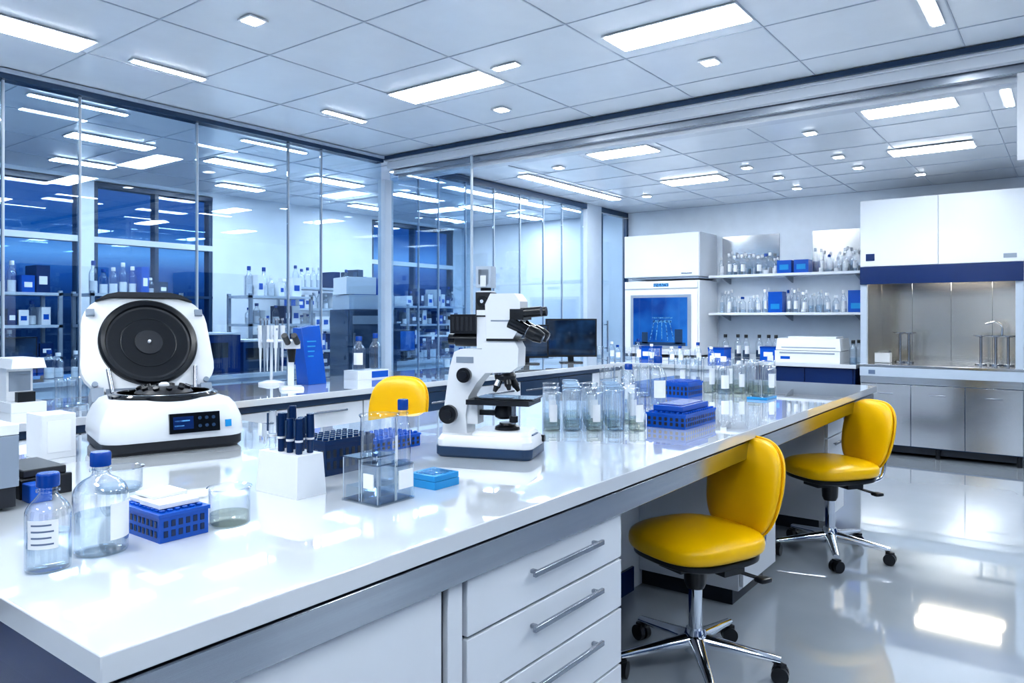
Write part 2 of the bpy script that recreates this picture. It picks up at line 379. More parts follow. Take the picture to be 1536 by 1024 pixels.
# ------------------------------------------------------------------ counters along the walls
def fronts_x(g, x0, x1, y, n, kinds, z1=0.80):
    w = (x1-x0)/n
    for i in range(n):
        a = x0+i*w+0.005; b = x0+(i+1)*w-0.005; k = kinds[i % len(kinds)]
        if k == 'd':
            for za, zb in ((0.62, z1-0.005), (0.37, 0.610), (0.12, 0.360)):
                g.box(a, b, y-0.018, y, za, zb, M_white)
                g.box(a+w*0.25, b-w*0.25, y-0.045, y-0.036, zb-0.05, zb-0.036, M_hsteel)
                for xx in (a+w*0.28, b-w*0.28): g.box(xx-0.005, xx+0.005, y-0.036, y-0.018, zb-0.047, zb-0.039, M_hsteel)
        elif k == 'n':
            g.box(a, b, y-0.018, y, 0.12, z1-0.005, M_slate)
            g.box(a+0.04, b-0.04, y-0.045, y-0.036, 0.70, 0.715, M_hsteel)
        else:
            g.box(a, b, y-0.018, y, 0.12, z1-0.005, M_white)
            g.box(a+w*0.2, b-w*0.2, y-0.045, y-0.036, z1-0.08, z1-0.066, M_hsteel)
            for xx in (a+w*0.24, b-w*0.24): g.box(xx-0.005, xx+0.005, y-0.036, y-0.018, z1-0.077, z1-0.069, M_hsteel)
g = Geo('laboratory_counter')
g.extz([(-2.0, 3.80), (7.0, 3.80), (7.0, 2.70), (8.0, 2.70), (8.0, 1.74), (8.98, 1.74), (8.98, 4.78), (-2.0, 4.78)], ZC-0.04, ZC, M_top)
g.box(-2.0, 7.02, 3.83, 3.842, ZC-0.08, ZC-0.042, M_slate)
g.box(-2.0, 7.05, 3.86, 4.78, 0.09, ZC-0.045, M_grey)
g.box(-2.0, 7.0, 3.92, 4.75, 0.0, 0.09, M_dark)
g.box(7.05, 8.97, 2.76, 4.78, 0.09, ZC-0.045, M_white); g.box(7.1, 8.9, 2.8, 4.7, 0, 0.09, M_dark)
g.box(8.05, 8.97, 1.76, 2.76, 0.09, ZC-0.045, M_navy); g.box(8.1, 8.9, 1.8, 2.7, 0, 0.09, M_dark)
for a, b in ((1.78, 2.24), (2.25, 2.72)):
    g.box(8.03, 8.05, a, b, 0.12, ZC-0.05, M_navy)
fronts_x(g, -1.98, 7.02, 3.86, 15, 'wdwwdwdwddnwnnw', 0.79)
for a, b in ((2.80, 3.4), (3.41, 3.82)):
    g.box(7.03, 7.05, a, b, 0.12, 0.80, M_white)
g.done(bevel=0.003)

# ------------------------------------------------------------------ chairs
def chair(loc, rot, dz=0.0, bw=1.0):
    g = Geo('office_chair')
    for k in range(5):
        a = 2*pi*k/5+0.35
        c, s_ = math.cos(a), math.sin(a)
        rings = []
        for t_, w, z0, z1 in ((0.02, 0.032, 0.080, 0.140), (0.12, 0.025, 0.080, 0.124), (0.31, 0.017, 0.068, 0.094)):
            px, py = c*t_, s_*t_; nx, ny = -s_, c; zm = (z0+z1)/2; hz = (z1-z0)/2
            rings.append([(px+nx*w*math.cos(q), py+ny*w*math.cos(q), zm+hz*math.sin(q)) for q in [2*pi*i/16 for i in range(16)]])
        g.loft(rings, M_chrome)
        ex, ey = c*0.295, s_*0.295
        g.cyl((ex, ey, 0.05), (ex, ey, 0.075), 0.010, M_black, n=12)
        wx, wy = ex+c*0.012, ey+s_*0.012
        b = a+0.9*((k % 3)-1)
        ux, uy = -math.sin(b), math.cos(b)
        for q in (-1, 1):
            g.cyl((wx+ux*0.006*q, wy+uy*0.006*q, 0.031), (wx+ux*0.026*q, wy+uy*0.026*q, 0.031), 0.031, M_black, n=20)
        g.box(wx-0.016, wx+0.016, wy-0.016, wy+0.016, 0.040, 0.068, M_black)
    g.lathe((0, 0, 0), [(0.042, 0.068), (0.045, 0.13), (0.036, 0.155)], M_chrome)
    g.cyl((0, 0, 0.14), (0, 0, 0.33+dz), 0.026, M_chrome)
    g.lathe((0, 0, 0), [(0.033, 0.31+dz), (0.042, 0.33+dz), (0.046, 0.39+dz), (0.06, 0.41+dz)], M_black)
    g.box(-0.13, 0.17, -0.06, 0.06, 0.398+dz, 0.437+dz, M_black)
    g.box(-0.05, 0.05, -0.20, 0.20, 0.415+dz, 0.437+dz, M_black)
    g.pipe([(0.0, 0.05, 0.42+dz), (0.03, 0.15, 0.412+dz), (0.05, 0.23, 0.40+dz)], 0.007, M_black, 8)
    g.sell((0.05, 0.25, 0.398+dz), (0.035, 0.07, 0.02), M_black, nu=16, nv=8)
    g.pipe([(0.0, -0.05, 0.42+dz), (0.06, -0.13, 0.405+dz), (0.12, -0.20, 0.385+dz)], 0.007, M_black, 8)
    g.sell((0.13, -0.215, 0.382+dz), (0.06, 0.05, 0.02), M_black, nu=16, nv=8)
    sd = lambda p: Vector((p.x, p.y, p.z - 0.012*(p.x/0.24)**2*(1 if p.x < 0 else 0.2)))
    g.sell((0, 0, 0.450+dz), (0.42, 0.42, 0.045), M_black, 0.5, 0.66)
    g.sell((0, 0, 0.500+dz), (0.46, 0.46, 0.10), M_yel, 0.6, 0.70, fn=sd, nu=56, nv=24)
    g.pipe([(0.224*(abs(math.cos(a))**0.70)*(1 if math.cos(a) > 0 else -1), 0.224*(abs(math.sin(a))**0.70)*(1 if math.sin(a) > 0 else -1), 0.512+dz-0.010*(math.cos(a)**2 if math.cos(a) < 0 else 0)) for a in [2*pi*i/60+0.02 for i in range(61)]], 0.004, M_yel, 8, 1)
    def bk(p):
        return Vector((p.x - 0.40*p.y*p.y + 0.20*(p.z), p.y*(1-0.10*max(0, -p.z/0.18)), p.z))
    sp = lambda x, e: math.copysign(abs(x)**e, x)
    zb = 0.672+dz
    def pad(cx, th, w, h, m, e=0.66):
        rings = []
        for j in range(1, 16):
            ph = -pi/2+pi*j/16
            rings.append([Vector((cx, 0, zb))+bk(Vector((th/2*math.sin(ph), w/2*sp(math.cos(ph), 0.4)*sp(math.cos(t_), e), h/2*sp(math.cos(ph), 0.4)*sp(math.sin(t_), e)))) for t_ in [2*pi*i/56 for i in range(56)]])
        g.loft(rings, m)
    pad(0.262, 0.060, 0.37*bw, 0.385, M_yel)
    pad(0.294, 0.034, 0.36*bw, 0.375, M_yel)
    g.pipe([Vector((0.280, 0, zb))+bk(Vector((0, 0.186*bw*sp(math.cos(t_), 0.66), 0.1935*sp(math.sin(t_), 0.66)))) for t_ in [2*pi*i/60+0.02 for i in range(61)]], 0.004, M_yel, 8, 1)
    for q in (-0.03, 0.03):
        g.pipe([(0.06, q, 0.418+dz), (0.20, q, 0.410+dz), (0.30, q, 0.410+dz), (0.345, q, 0.45+dz), (0.354, q, 0.56+dz), (0.342, q, 0.70+dz)], 0.011, M_chrome, 12)
    g.box(0.304, 0.334, -0.06, 0.06, 0.63+dz, 0.73+dz, M_black)
    return g.done(loc, rot)
c1 = chair((2.715, 1.165, 0), math.radians(-23))
c2 = inst(c1, (4.47, 1.11, 0), math.radians(-36))
c3 = chair((2.70, 2.98, 0), math.radians(12), 0.145, 1.02)

# ------------------------------------------------------------------ centrifuge
g = Geo('benchtop_centrifuge')
g.rbox(0.44, 0.41, 0.05, [(0.0, 0.012), (0.012, 0.0), (0.04, 0.0)], M_rubber)
g.rbox(0.455, 0.43, 0.07, [(0.04, 0.004), (0.05, 0.0), (0.10, 0.004), (0.145, 0.022), (0.165, 0.04), (0.172, 0.06)], M_white2)
g.lathe((0, 0.0, 0), [(0.176, 0.165), (0.178, 0.180), (0.168, 0.186), (0.150, 0.182), (0.145, 0.174)], M_blackg, 48)
g.lathe((0, 0, 0), [(0.165, 0.183), (0.163, 0.187), (0.150, 0.187), (0.150, 0.183)], M_hsteel, 48)
g.lathe((0, 0, 0), [(0.148, 0.176), (0.10, 0.178), (0.085, 0.196), (0.03, 0.205), (0.012, 0.205)], M_rubber, 40)
for k in range(12):
    a = 2*pi*k/12; g.cyl((0.075*math.cos(a), 0.075*math.sin(a), 0.190), (0.082*math.cos(a), 0.082*math.sin(a), 0.206), 0.011, M_black, n=12)
g.lathe((0, 0, 0), [(0.018, 0.20), (0.018, 0.212), (0.010, 0.218)], M_white2, 20)
g.M = Matrix.Translation((0.045, -0.217, 0.095)) @ Matrix.Rotation(math.radians(-8), 4, 'X')
g.box(-0.075, 0.085, -0.006, 0.02, -0.033, 0.033, M_blackg)
g.box(-0.064, 0.0, -0.0075, -0.006, -0.020, 0.022, M_navy)
g.box(-0.060, -0.012, -0.0082, -0.0075, 0.006, 0.010, M_lcd); g.box(-0.060, -0.03, -0.0082, -0.0075, -0.010, -0.006, M_lcd)
for i in range(3):
    for j in range(2): g.cyl((0.020+0.022*i, -0.008, -0.012+0.026*j), (0.020+0.022*i, -0.005, -0.012+0.026*j), 0.006, M_slate, n=12)
g.M = Matrix.Translation((0.160, -0.205, 0.085)) @ Matrix.Rotation(math.radians(-8), 4, 'X')
g.box(-0.010, 0.010, -0.014, 0.004, -0.014, 0.010, M_lblue)
g.M = Matrix.Identity(4)
g.M = Matrix.Translation((-0.005, 0.155, 0.178)) @ Matrix.Rotation(math.radians(-24), 4, 'X')
def lr(y, i, w=0.45, h=0.385): return [(x*(1-0.10*(z/h)), y, 0.19+z) for x, z in rrect(w-2*i, h-2*i, 0.11)]
g.loft([lr(0, 0.008), lr(0.006, 0.0), lr(0.035, 0.0), lr(0.06, 0.02), lr(0.078, 0.06)], M_white2)
def ring(r, y, n=56): return [(r*math.cos(2*pi*i/n), y, 0.19+r*math.sin(2*pi*i/n)) for i in range(n)]
g.loft([ring(0.172, 0.002), ring(0.172, -0.014), ring(0.164, -0.022), ring(0.150, -0.016), ring(0.146, -0.004)], M_black)
g.loft([ring(0.146, -0.006), ring(0.135, -0.003), ring(0.04, -0.003)], M_rubber, False)
g.loft([ring(0.100, -0.0035), ring(0.098, -0.006), ring(0.094, -0.0035)], M_black, False)
g.loft([ring(0.05, -0.004), ring(0.048, -0.008), ring(0.02, -0.009)], M_rubber, False)
g.loft([ring(0.006, -0.008, 20), ring(0.006, -0.018, 20), ring(0.003, -0.022, 20)], M_white2)
g.ext([(-0.17, 0.360), (-0.13, 0.386), (-0.09, 0.396), (0.09, 0.396), (0.13, 0.386), (0.17, 0.360), (0.12, 0.374), (-0.12, 0.374)], -0.014, 0.05, M_rubber)
for q in (-1, 1):
    g.box(q*0.19-0.014, q*0.19+0.014, -0.012, 0.04, 0.30, 0.325, M_grey)
    g.cyl((q*0.19, -0.012, 0.030), (q*0.19, 0.0, 0.030), 0.010, M_grey, n=14)
    g.box(q*0.185-0.02, q*0.185+0.02, -0.02, 0.05, -0.04, 0.012, M_grey)
g.M = Matrix.Identity(4)
g.box(-0.16, 0.16, 0.155, 0.205, 0.155, 0.19, M_grey)
for q in (-1, 1): g.cyl((q*0.14, 0.14, 0.17), (q*0.15, 0.18, 0.26), 0.008, M_hsteel, n=12)
g.done((1.37, 2.585, 0.9), math.radians(-16), bevel=0.002)

# ------------------------------------------------------------------ microscope
g = Geo('laboratory_microscope')
g.rbox(0.325, 0.19, 0.03, [(0, 0.006), (0.008, 0.0), (0.034, 0.0)], M_slate, (0.005, 0))
g.rbox(0.32, 0.18, 0.03, [(0.034, 0.0), (0.055, 0.0), (0.070, 0.010)], M_white2, (0.005, 0))
g.rbox(0.20, 0.15, 0.03, [(0.066, 0.0), (0.076, 0.004), (0.084, 0.012)], M_white2, (0.055, 0))
g.ext([(-0.150, 0.06), (-0.145, 0.14), (-0.125, 0.28), (-0.108, 0.335), (-0.085, 0.345), (-0.012, 0.345), (-0.004, 0.372), (0.100, 0.372), (0.112, 0.35), (0.110, 0.29), (0.085, 0.272), (0.0, 0.268), (-0.03, 0.235), (-0.058, 0.19), (-0.068, 0.13), (-0.062, 0.06)], -0.042, 0.042, M_white2)
g.box(-0.10, -0.04, -0.0435, -0.042, 0.30, 0.32, M_grey)
for q in (-1, 1):
    for (x, z, r, l) in ((-0.115, 0.135, 0.030, 0.04), (-0.062, 0.262, 0.024, 0.035)):
        g.cyl((x, q*0.042, z), (x, q*(0.046+l*0.5), z), r*0.75, M_white2, n=28)
        g.cyl((x, q*(0.046+l*0.5), z), (x, q*(0.044+l), z), r, M_black, n=32)
        g.cyl((x, q*(0.044+l), z), (x, q*(0.052+l), z), r*0.6, M_black, n=24)
g.ext([(0.005, 0.372), (0.0, 0.49), (0.018, 0.525), (0.10, 0.525), (0.118, 0.50), (0.118, 0.42), (0.09, 0.372)], -0.045, 0.045, M_white2)
g.box(0.02, 0.09, -0.0465, -0.045, 0.435, 0.44, M_grey)
g.box(0.005, 0.112, -0.047, 0.047, 0.372, 0.380, M_black)
g.cyl((0.05, 0, 0.262), (0.05, 0, 0.275), 0.032, M_hsteel)
g.box(-0.035, 0.012, -0.026, 0.026, 0.347, 0.535, M_white2)
g.box(-0.038, 0.015, -0.029, 0.029, 0.45, 0.53, M_rubber)
g.cyl((-0.012, -0.0295, 0.50), (-0.012, -0.040, 0.50), 0.018, M_blackg); g.cyl((-0.012, 0.0295, 0.50), (-0.012, 0.040, 0.50), 0.018, M_blackg)
g.cyl((-0.012, -0.04, 0.50), (-0.012, -0.043, 0.50), 0.006, M_chrome)
g.box(-0.034, 0.010, -0.0305, -0.029, 0.455, 0.472, M_paper)
g.cyl((-0.012, 0, 0.53), (-0.012, 0, 0.545), 0.018, M_black)
g.box(-0.038, 0.014, -0.026, 0.026, 0.545, 0.615, M_lgrey)
g.box(-0.030, 0.006, -0.0275, -0.026, 0.555, 0.605, M_gl)
g.box(-0.022, -0.002, -0.029, -0.0275, 0.548, 0.585, M_white2)
g.box(-0.125, -0.035, -0.035, 0.035, 0.395, 0.458, M_black)
g.box(-0.135, -0.125, -0.03, 0.03, 0.44, 0.452, M_black)
for k in range(5): g.box(-0.118+k*0.016, -0.110+k*0.016, -0.037, -0.035, 0.405, 0.45, M_rubber)
g.cyl((-0.115, 0, 0.376), (-0.035, 0, 0.376), 0.024, M_black)
g.cyl((-0.140, 0, 0.376), (-0.115, 0, 0.376), 0.018, M_blackg)
for q in (-1, 1):
    a = Vector((0.10, q*0.034, 0.425)); d = Vector((0.86, 0, 0.0)) + Vector((0, 0, -0.42)); d.normalize()
    g.cyl(a-d*0.02, a+d*0.045, 0.022, M_blackg, 0.019)
    g.cyl(a+d*0.045, a+d*0.048, 0.0205, M_hsteel)
    g.cyl(a+d*0.048, a+d*0.075, 0.023, M_black, 0.023)
    g.cyl(a+d*0.075, a+d*0.10, 0.024, M_black, 0.017)
    g.cyl(a+d*0.10, a+d*0.101, 0.012, M_blackg)
g.box(0.085, 0.13, -0.05, 0.05, 0.44, 0.475, M_black)
g.cyl((0.11, -0.034, 0.462), (0.185, -0.034, 0.468), 0.016, M_black); g.cyl((0.11, 0.034, 0.462), (0.185, 0.034, 0.468), 0.016, M_black)
g.lathe((0.055, 0, 0), [(0.030, 0.268), (0.036, 0.258), (0.034, 0.246), (0.018, 0.238)], M_black, 28)
for k in range(5):
    a = 2*pi*k/5+0.3; dx, dy = math.cos(a), math.sin(a)
    p = Vector((0.055+dx*0.022, dy*0.022, 0.247)); d = Vector((dx*0.55, dy*0.55, -1)).normalized()
    L = (0.045, 0.038, 0.032, 0.044, 0.036)[k]
    g.cyl(p, p+d*L*0.6, 0.012, M_hsteel if k % 2 else M_black, n=16); g.cyl(p+d*L*0.6, p+d*L, 0.010, M_black, 0.006, n=16)
g.box(-0.055, 0.155, -0.075, 0.075, 0.168, 0.184, M_black)
g.box(-0.030, 0.165, -0.060, 0.050, 0.184, 0.190, M_blackg)
g.box(0.03, 0.09, -0.045, -0.02, 0.190, 0.192, M_gl)
g.box(-0.075, -0.03, -0.03, 0.03, 0.10, 0.168, M_white2)
g.cyl((0.10, -0.055, 0.11), (0.10, -0.055, 0.168), 0.008, M_hsteel); g.cyl((0.10, -0.055, 0.115), (0.10, -0.055, 0.135), 0.014, M_black)
g.lathe((0.05, 0, 0), [(0.020, 0.118), (0.030, 0.125), (0.030, 0.150), (0.022, 0.168)], M_black)
g.box(-0.04, 0.05, -0.012, 0.012, 0.128, 0.145, M_black)
g.lathe((0.062, 0, 0), [(0.042, 0.082), (0.040, 0.094), (0.028, 0.100), (0.026, 0.106), (0.018, 0.106)], M_black, 32)
g.box(0.12, 0.158, -0.03, 0.03, 0.0705, 0.074, M_print)
g.cyl((0.158, 0.06, 0.05), (0.172, 0.06, 0.05), 0.012, M_black, n=20)
g.done((1.91, 1.535, 0.9), math.radians(-70), bevel=0.003)

# ------------------------------------------------------------------ bench items
ZT = 0.9
g = Geo('reagent_bottle'); bottle(g, 0, 0, 0, 0.0365, 0.172, fill=0.62, label=False, n=36, neck=0.40)
g.arc((0, 0, 0), 0.0369, 0.045, 0.095, -2.9, -1.5, M_paper)
for k in range(4): g.arc((0, 0, 0), 0.0372, 0.085-0.011*k, 0.088-0.011*k, -2.7, -1.8+0.1*(k % 2), M_print, 6)
g.done((0.563, 1.463, ZT))
g = Geo('reagent_bottle'); bottle(g, 0, 0, 0, 0.048, 0.192, fill=0.62, label=True, n=40, neck=0.30, la=-0.9); g.done((0.665, 1.49, ZT))
g = Geo('tube_rack')
g.box(0, 0.104, 0, 0.16, 0, 0.050, M_blue); g.box(-0.003, 0.107, -0.003, 0.163, 0.050, 0.058, M_blue)
for z in (0.010, 0.030):
    for i in range(9): g.box(-0.0015, 0.0, 0.010+i*0.0165, 0.019+i*0.0165, z, z+0.013, M_dblue)
    for i in range(6): g.box(0.008+i*0.0155, 0.017+i*0.0155, -0.0015, 0.0, z, z+0.013, M_dblue)
for i in range(6):
    for j in range(9): g.cyl((0.012+i*0.016, 0.014+j*0.0165, 0.058), (0.012+i*0.016, 0.014+j*0.0165, 0.062), 0.006, M_blue, n=10)
g.box(0.01, 0.095, 0.02, 0.10, 0.0625, 0.072, M_paper); g.box(0.025, 0.10, 0.075, 0.15, 0.0725, 0.079, M_paper)
g.box(0.015, 0.06, 0.11, 0.155, 0.0625, 0.070, M_white2)
g.done((0.757, 1.445, ZT), bevel=0.0012)
g = Geo('glass_beaker'); beaker(g, 0, 0, 0, 0.043, 0.082, 0.32, 36, M_amber); g.done((0.922, 1.465, ZT))
g = Geo('marker_pen_holder')
g.box(0, 0.09, 0, 0.172, 0, 0.105, M_white2, t=0.006)
pc = [(i, j) for i in (0.028, 0.062) for j in (0.03, 0.066, 0.102, 0.140)]
for n_, (x, y) in enumerate(pc):
    tl = R.uniform(-0.006, 0.006); z1 = 0.190+R.uniform(0, 0.035); zm = 0.106+(z1-0.106)*0.40
    gl = (n_ == 3)
    g.cyl((x, y, 0.106), (x+tl*0.6, y+tl, zm), 0.0085, M_gl if gl else M_dblue, n=16)
    g.cyl((x+tl*0.6, y+tl, zm), (x+tl, y+tl*1.5, z1), 0.0110, M_gl if gl else M_dblue, 0.0095, n=16)
    g.cyl((x+tl*0.6, y+tl, zm-0.006), (x+tl*0.6, y+tl, zm), 0.0100, M_white2, n=16)
    g.box(x+tl-0.014, x+tl-0.011, y+tl-0.0025, y+tl+0.0025, zm+0.01, z1-0.005, M_slate)
g.box(0.0885, 0.0895, 0.03, 0.07, 0.02, 0.04, M_paper)
g.done((1.142, 1.523, ZT), bevel=0.002)
g = Geo('glass_staining_jar')
g.box(0, 0.125, 0, 0.13, 0, 0.004, M_gl)
for (x, y, h) in ((0.003, 0.003, 0.095), (0.064, 0.003, 0.085), (0.003, 0.068, 0.105), (0.064, 0.068, 0.10)):
    g.box(x, x+0.057, y, y+0.057, 0.005, h, M_gl); g.box(x+0.004, x+0.053, y+0.004, y+0.053, 0.007, h*0.35, M_water)
    g.box(x-0.001, x+0.058, y-0.001, y+0.058, h, h+0.004, M_gl)
    for cx, cy in ((x, y), (x+0.057, y), (x, y+0.057), (x+0.057, y+0.057)): g.cyl((cx, cy, 0.005), (cx, cy, h), 0.0012, M_lgrey, n=6)
g.box(0.07, 0.118, 0.0, 0.0025, 0.03, 0.075, M_paper)
g.box(-0.0005, 0.002, 0.015, 0.05, 0.04, 0.075, M_paper)
g.done((1.21, 1.31, ZT))
g = Geo('glass_beaker'); beaker(g, 0, 0, 0, 0.050, 0.185, 0.45, 36, label=False)
g.arc((0, 0, 0), 0.0505, 0.06, 0.13, -1.3, -0.5, M_paper); g.done((1.395, 1.505, ZT))
g = Geo('sample_tube'); bottle(g, 0, 0, 0, 0.022, 0.215, fill=0.3, neck=0.55); g.done((1.51, 1.53, ZT))
g = Geo('slide_box')
g.box(0, 0.095, 0, 0.095, 0, 0.020, M_lblue); g.box(0.001, 0.094, 0.001, 0.094, 0.021, 0.035, M_lblue)
for i in range(6): g.box(0.012+i*0.013, 0.018+i*0.013, 0.012, 0.083, 0.035, 0.0365, M_gl)
g.done((1.42, 1.322, ZT), bevel=0.002)
def rack(name, w, d, h, loc, rot=0, m=None, top=None):
    m = m or M_blue
    g = Geo(name)
    g.box(0, w, 0, d, 0, h*0.86, m); g.box(-0.003, w+0.003, -0.003, d+0.003, h*0.86, h, m)
    nx = max(2, int(w/0.022)); ny = max(2, int(d/0.022))
    for z in (0.18, 0.5):
        for i in range(nx): g.box((i+0.25)*w/nx, (i+0.75)*w/nx, -0.001, 0.0, h*z, h*(z+0.22), M_dark)
        for j in range(ny): g.box(-0.001, 0.0, (j+0.25)*d/ny, (j+0.75)*d/ny, h*z, h*(z+0.22), M_dark)
    for i in range(nx):
        for j in range(ny): g.cyl(((i+.5)*w/nx, (j+.5)*d/ny, h), ((i+.5)*w/nx, (j+.5)*d/ny, h+0.006), 0.007, top or m, n=10)
    return g.done(loc, rot, bevel=0.0012)
rack('tube_rack', 0.18, 0.13, 0.10, (1.355, 1.68, ZT), 0, M_dblue)
rack('sample_tray', 0.23, 0.15, 0.045, (1.66, 1.83, ZT))
rack('sample_tray', 0.31, 0.17, 0.06, (2.78, 1.235, ZT), 0, M_blue)
g = Geo('sample_lid'); g.box(0, 0.26, 0, 0.13, 0, 0.022, M_blue); g.box(0.02, 0.24, 0.015, 0.115, 0.022, 0.026, M_bluecap); g.done((2.80, 1.255, ZT+0.067), bevel=0.002)
rack('tube_rack', 0.20, 0.14, 0.085, (3.86, 1.70, ZT))
g = Geo('slide_tray'); g.box(0, 0.17, 0, 0.11, 0, 0.014, M_lblue); g.box(0.01, 0.16, 0.01, 0.10, 0.014, 0.018, M_gl)
g.done((4.02, 1.32, ZT), bevel=0.002)
g = Geo('beaker_cluster')
for row, (ox, oy, n_) in enumerate(((0, 0, 5), (0.075, 0.055, 5), (0.155, 0.11, 5), (0.235, 0.165, 5))):
    for k in range(n_):
        x, y = 2.455+ox+k*0.05, 1.655+oy-k*0.068
        if y < 1.46 and x > 2.72: continue
        beaker(g, x, y, ZT, 0.034, 0.15+0.012*((k+row) % 2), 0.28, 24, M_amber if (k+row) % 2 == 0 else M_water, label=(k % 2 == 0))
        if k % 2: g.lathe((x, y, ZT), [(0.035, 0.164), (0.036, 0.172), (0.033, 0.176)], M_gl, 24)
g.done()
g = Geo('beaker_cluster')
for (x, y) in ((4.15, 1.80), (4.24, 1.73), (4.20, 1.63), (4.29, 1.57), (4.37, 1.67), (4.26, 1.47), (4.36, 1.42), (4.40, 1.53), (4.45, 1.76), (4.34, 1.86), (4.52, 1.60), (4.48, 1.45), (4.58, 1.70), (4.60, 1.50), (4.25, 1.92)):
    if R.random() < 0.8: beaker(g, x, y, ZT, 0.038, 0.16+R.uniform(0, 0.05), 0.3, 20, label=R.random() < 0.3, liq=M_amber)
    else: bottle(g, x, y, ZT, 0.034, 0.22, fill=0.4, label=True, cap=M_white2)
g.done()
g = Geo('beaker_cluster')
for (x, y) in ((3.75, 2.13), (3.84, 2.06), (3.92, 2.16), (4.0, 2.05), (4.08, 2.14), (4.15, 2.04), (3.62, 2.08), (3.68, 1.98), (3.80, 1.93)):
    beaker(g, x, y, ZT, 0.034, 0.16, 0.3, 20)
g.done()
g = Geo('wash_bottle'); bottle(g, 0, 0, 0, 0.043, 0.25, fill=0.5, label=True); g.done((3.49, 1.70, ZT))
g = Geo('wash_bottle'); bottle(g, 0, 0, 0, 0.038, 0.21, fill=0.5, label=True); g.done((3.40, 1.82, ZT))
g = Geo('benchtop_analyzer')
g.box(0, 0.22, 0, 0.36, 0.008, 0.055, M_rubber); g.box(0.0, 0.225, -0.005, 0.365, 0.055, 0.175, M_grey)
g.box(0.0, 0.225, -0.005, 0.365, 0.176, 0.20, M_white2); g.box(0.03, 0.17, -0.008, -0.005, 0.09, 0.15, M_blackg)
for q in (0.02, 0.18): g.box(q, q+0.02, 0.02, 0.34, 0, 0.008, M_black)
g.done((0.47, 1.97, ZT), bevel=0.004)
g = Geo('heating_block')
g.box(0, 0.12, 0, 0.20, 0, 0.05, M_black); g.box(0.01, 0.11, 0.01, 0.19, 0.05, 0.07, M_rubber); g.box(0.0, 0.05, -0.06, -0.01, 0, 0.045, M_blue)
g.done((0.73, 2.06, ZT), bevel=0.003)
g = Geo('petri_dish'); beaker(g, 0, 0, 0, 0.055, 0.06, 0.25, 32); g.done((0.93, 1.98, ZT))
g = Geo('power_unit'); g.box(0, 0.10, 0, 0.12, 0, 0.14, M_white2); g.box(0.015, 0.085, -0.002, 0, 0.02, 0.12, M_paper); g.done((0.975, 2.58, ZT), bevel=0.004)

# ------------------------------------------------------------------ things on the left counter
g = Geo('benchtop_instrument')
g.box(0, 0.16, 0, 0.3, 0, 0.05, M_white2); g.box(0.02, 0.14, 0.12, 0.28, 0.05, 0.22, M_white2); g.box(0.0, 0.16, 0.0, 0.28, 0.22, 0.27, M_white2, t=0.01)
g.box(0.03, 0.13, 0.118, 0.12, 0.10, 0.2, M_grey); g.box(0.04, 0.12, 0.03, 0.07, 0.05, 0.10, M_black); g.done((1.45, 4.2, ZC), bevel=0.006)
g = Geo('glassware_assortment')
for x, y in ((1.72, 4.25), (1.82, 4.35), (1.9, 4.2), (1.0, 4.3), (1.2, 4.4)): beaker(g, x, y, ZC, 0.05, 0.15, 0.2, 20)
g.done()
g = Geo('reagent_display_box')
g.loft([[(0, 0, 0), (0.16, 0, 0), (0.16, 0.13, 0), (0, 0.13, 0)], [(-0.03, 0.04, 0.40), (0.13, 0.04, 0.42), (0.13, 0.14, 0.42), (-0.03, 0.14, 0.40)]], M_blue)
for k in range(4): 
    z = 0.30-0.035*k; yz = 0.04*z/0.41; g.box(0.01, 0.09-0.01*k, yz-0.003, yz+0.004, z, z+0.010, M_lblue)
g.done((3.32, 4.30, ZC), bevel=0.003)
g = Geo('pipette_stand')
g.lathe((0, 0, 0), [(0.09, 0), (0.09, 0.015), (0.03, 0.03)], M_white2); g.cyl((0, 0, 0.02), (0, 0, 0.42), 0.010, M_white2)
g.lathe((0, 0, 0), [(0.072, 0.30), (0.077, 0.31), (0.072, 0.32)], M_white2)
for k in range(6):
    a = 2*pi*k/6+0.3; x, y = 0.075*math.cos(a), 0.075*math.sin(a); mm = M_white2 if k % 3 else M_grey
    g.cyl((x, y, 0.09), (x, y, 0.26), 0.004, mm, 0.010, n=12); g.cyl((x, y, 0.26), (x*1.03, y*1.03, 0.42), 0.014, mm, 0.018, n=12)
    g.cyl((x, y, 0.42), (x, y, 0.455), 0.006, M_hsteel, n=10); g.cyl((x, y, 0.455), (x, y, 0.47), 0.011, M_grey, n=10); g.box(x*1.2-0.006, x*1.2+0.006, y*1.2-0.006, y*1.2+0.006, 0.385, 0.40, M_grey)
g.done((3.20, 4.56, ZC))
g = Geo('stereo_viewer')
g.rbox(0.15, 0.16, 0.02, [(0, 0), (0.02, 0.004)], M_white2); g.box(-0.02, 0.02, 0.03, 0.06, 0.02, 0.33, M_white2); g.box(-0.05, 0.05, -0.06, 0.06, 0.27, 0.32, M_white2)
g.cyl((-0.03, -0.06, 0.31), (-0.06, -0.13, 0.36), 0.02, M_black); g.cyl((0.03, -0.06, 0.31), (0.0, -0.13, 0.36), 0.02, M_black); g.cyl((0, 0, 0.27), (0, 0, 0.18), 0.03, M_black, 0.02)
g.done((3.06, 4.14, ZC), math.radians(-30), bevel=0.002)
g = Geo('bottle_dispenser')
g.box(-0.16, 0.16, -0.08, 0.08, 0, 0.07, M_white2); g.box(-0.02, 0.15, -0.083, -0.08, 0.01, 0.06, M_blue)
bottle(g, -0.08, 0, 0.071, 0.05, 0.26, fill=0.5, label=True); bottle(g, 0.09, 0.0, 0.071, 0.046, 0.28, fill=0.5, neck=0.35)
g.done((3.95, 4.40, ZC), bevel=0.003)
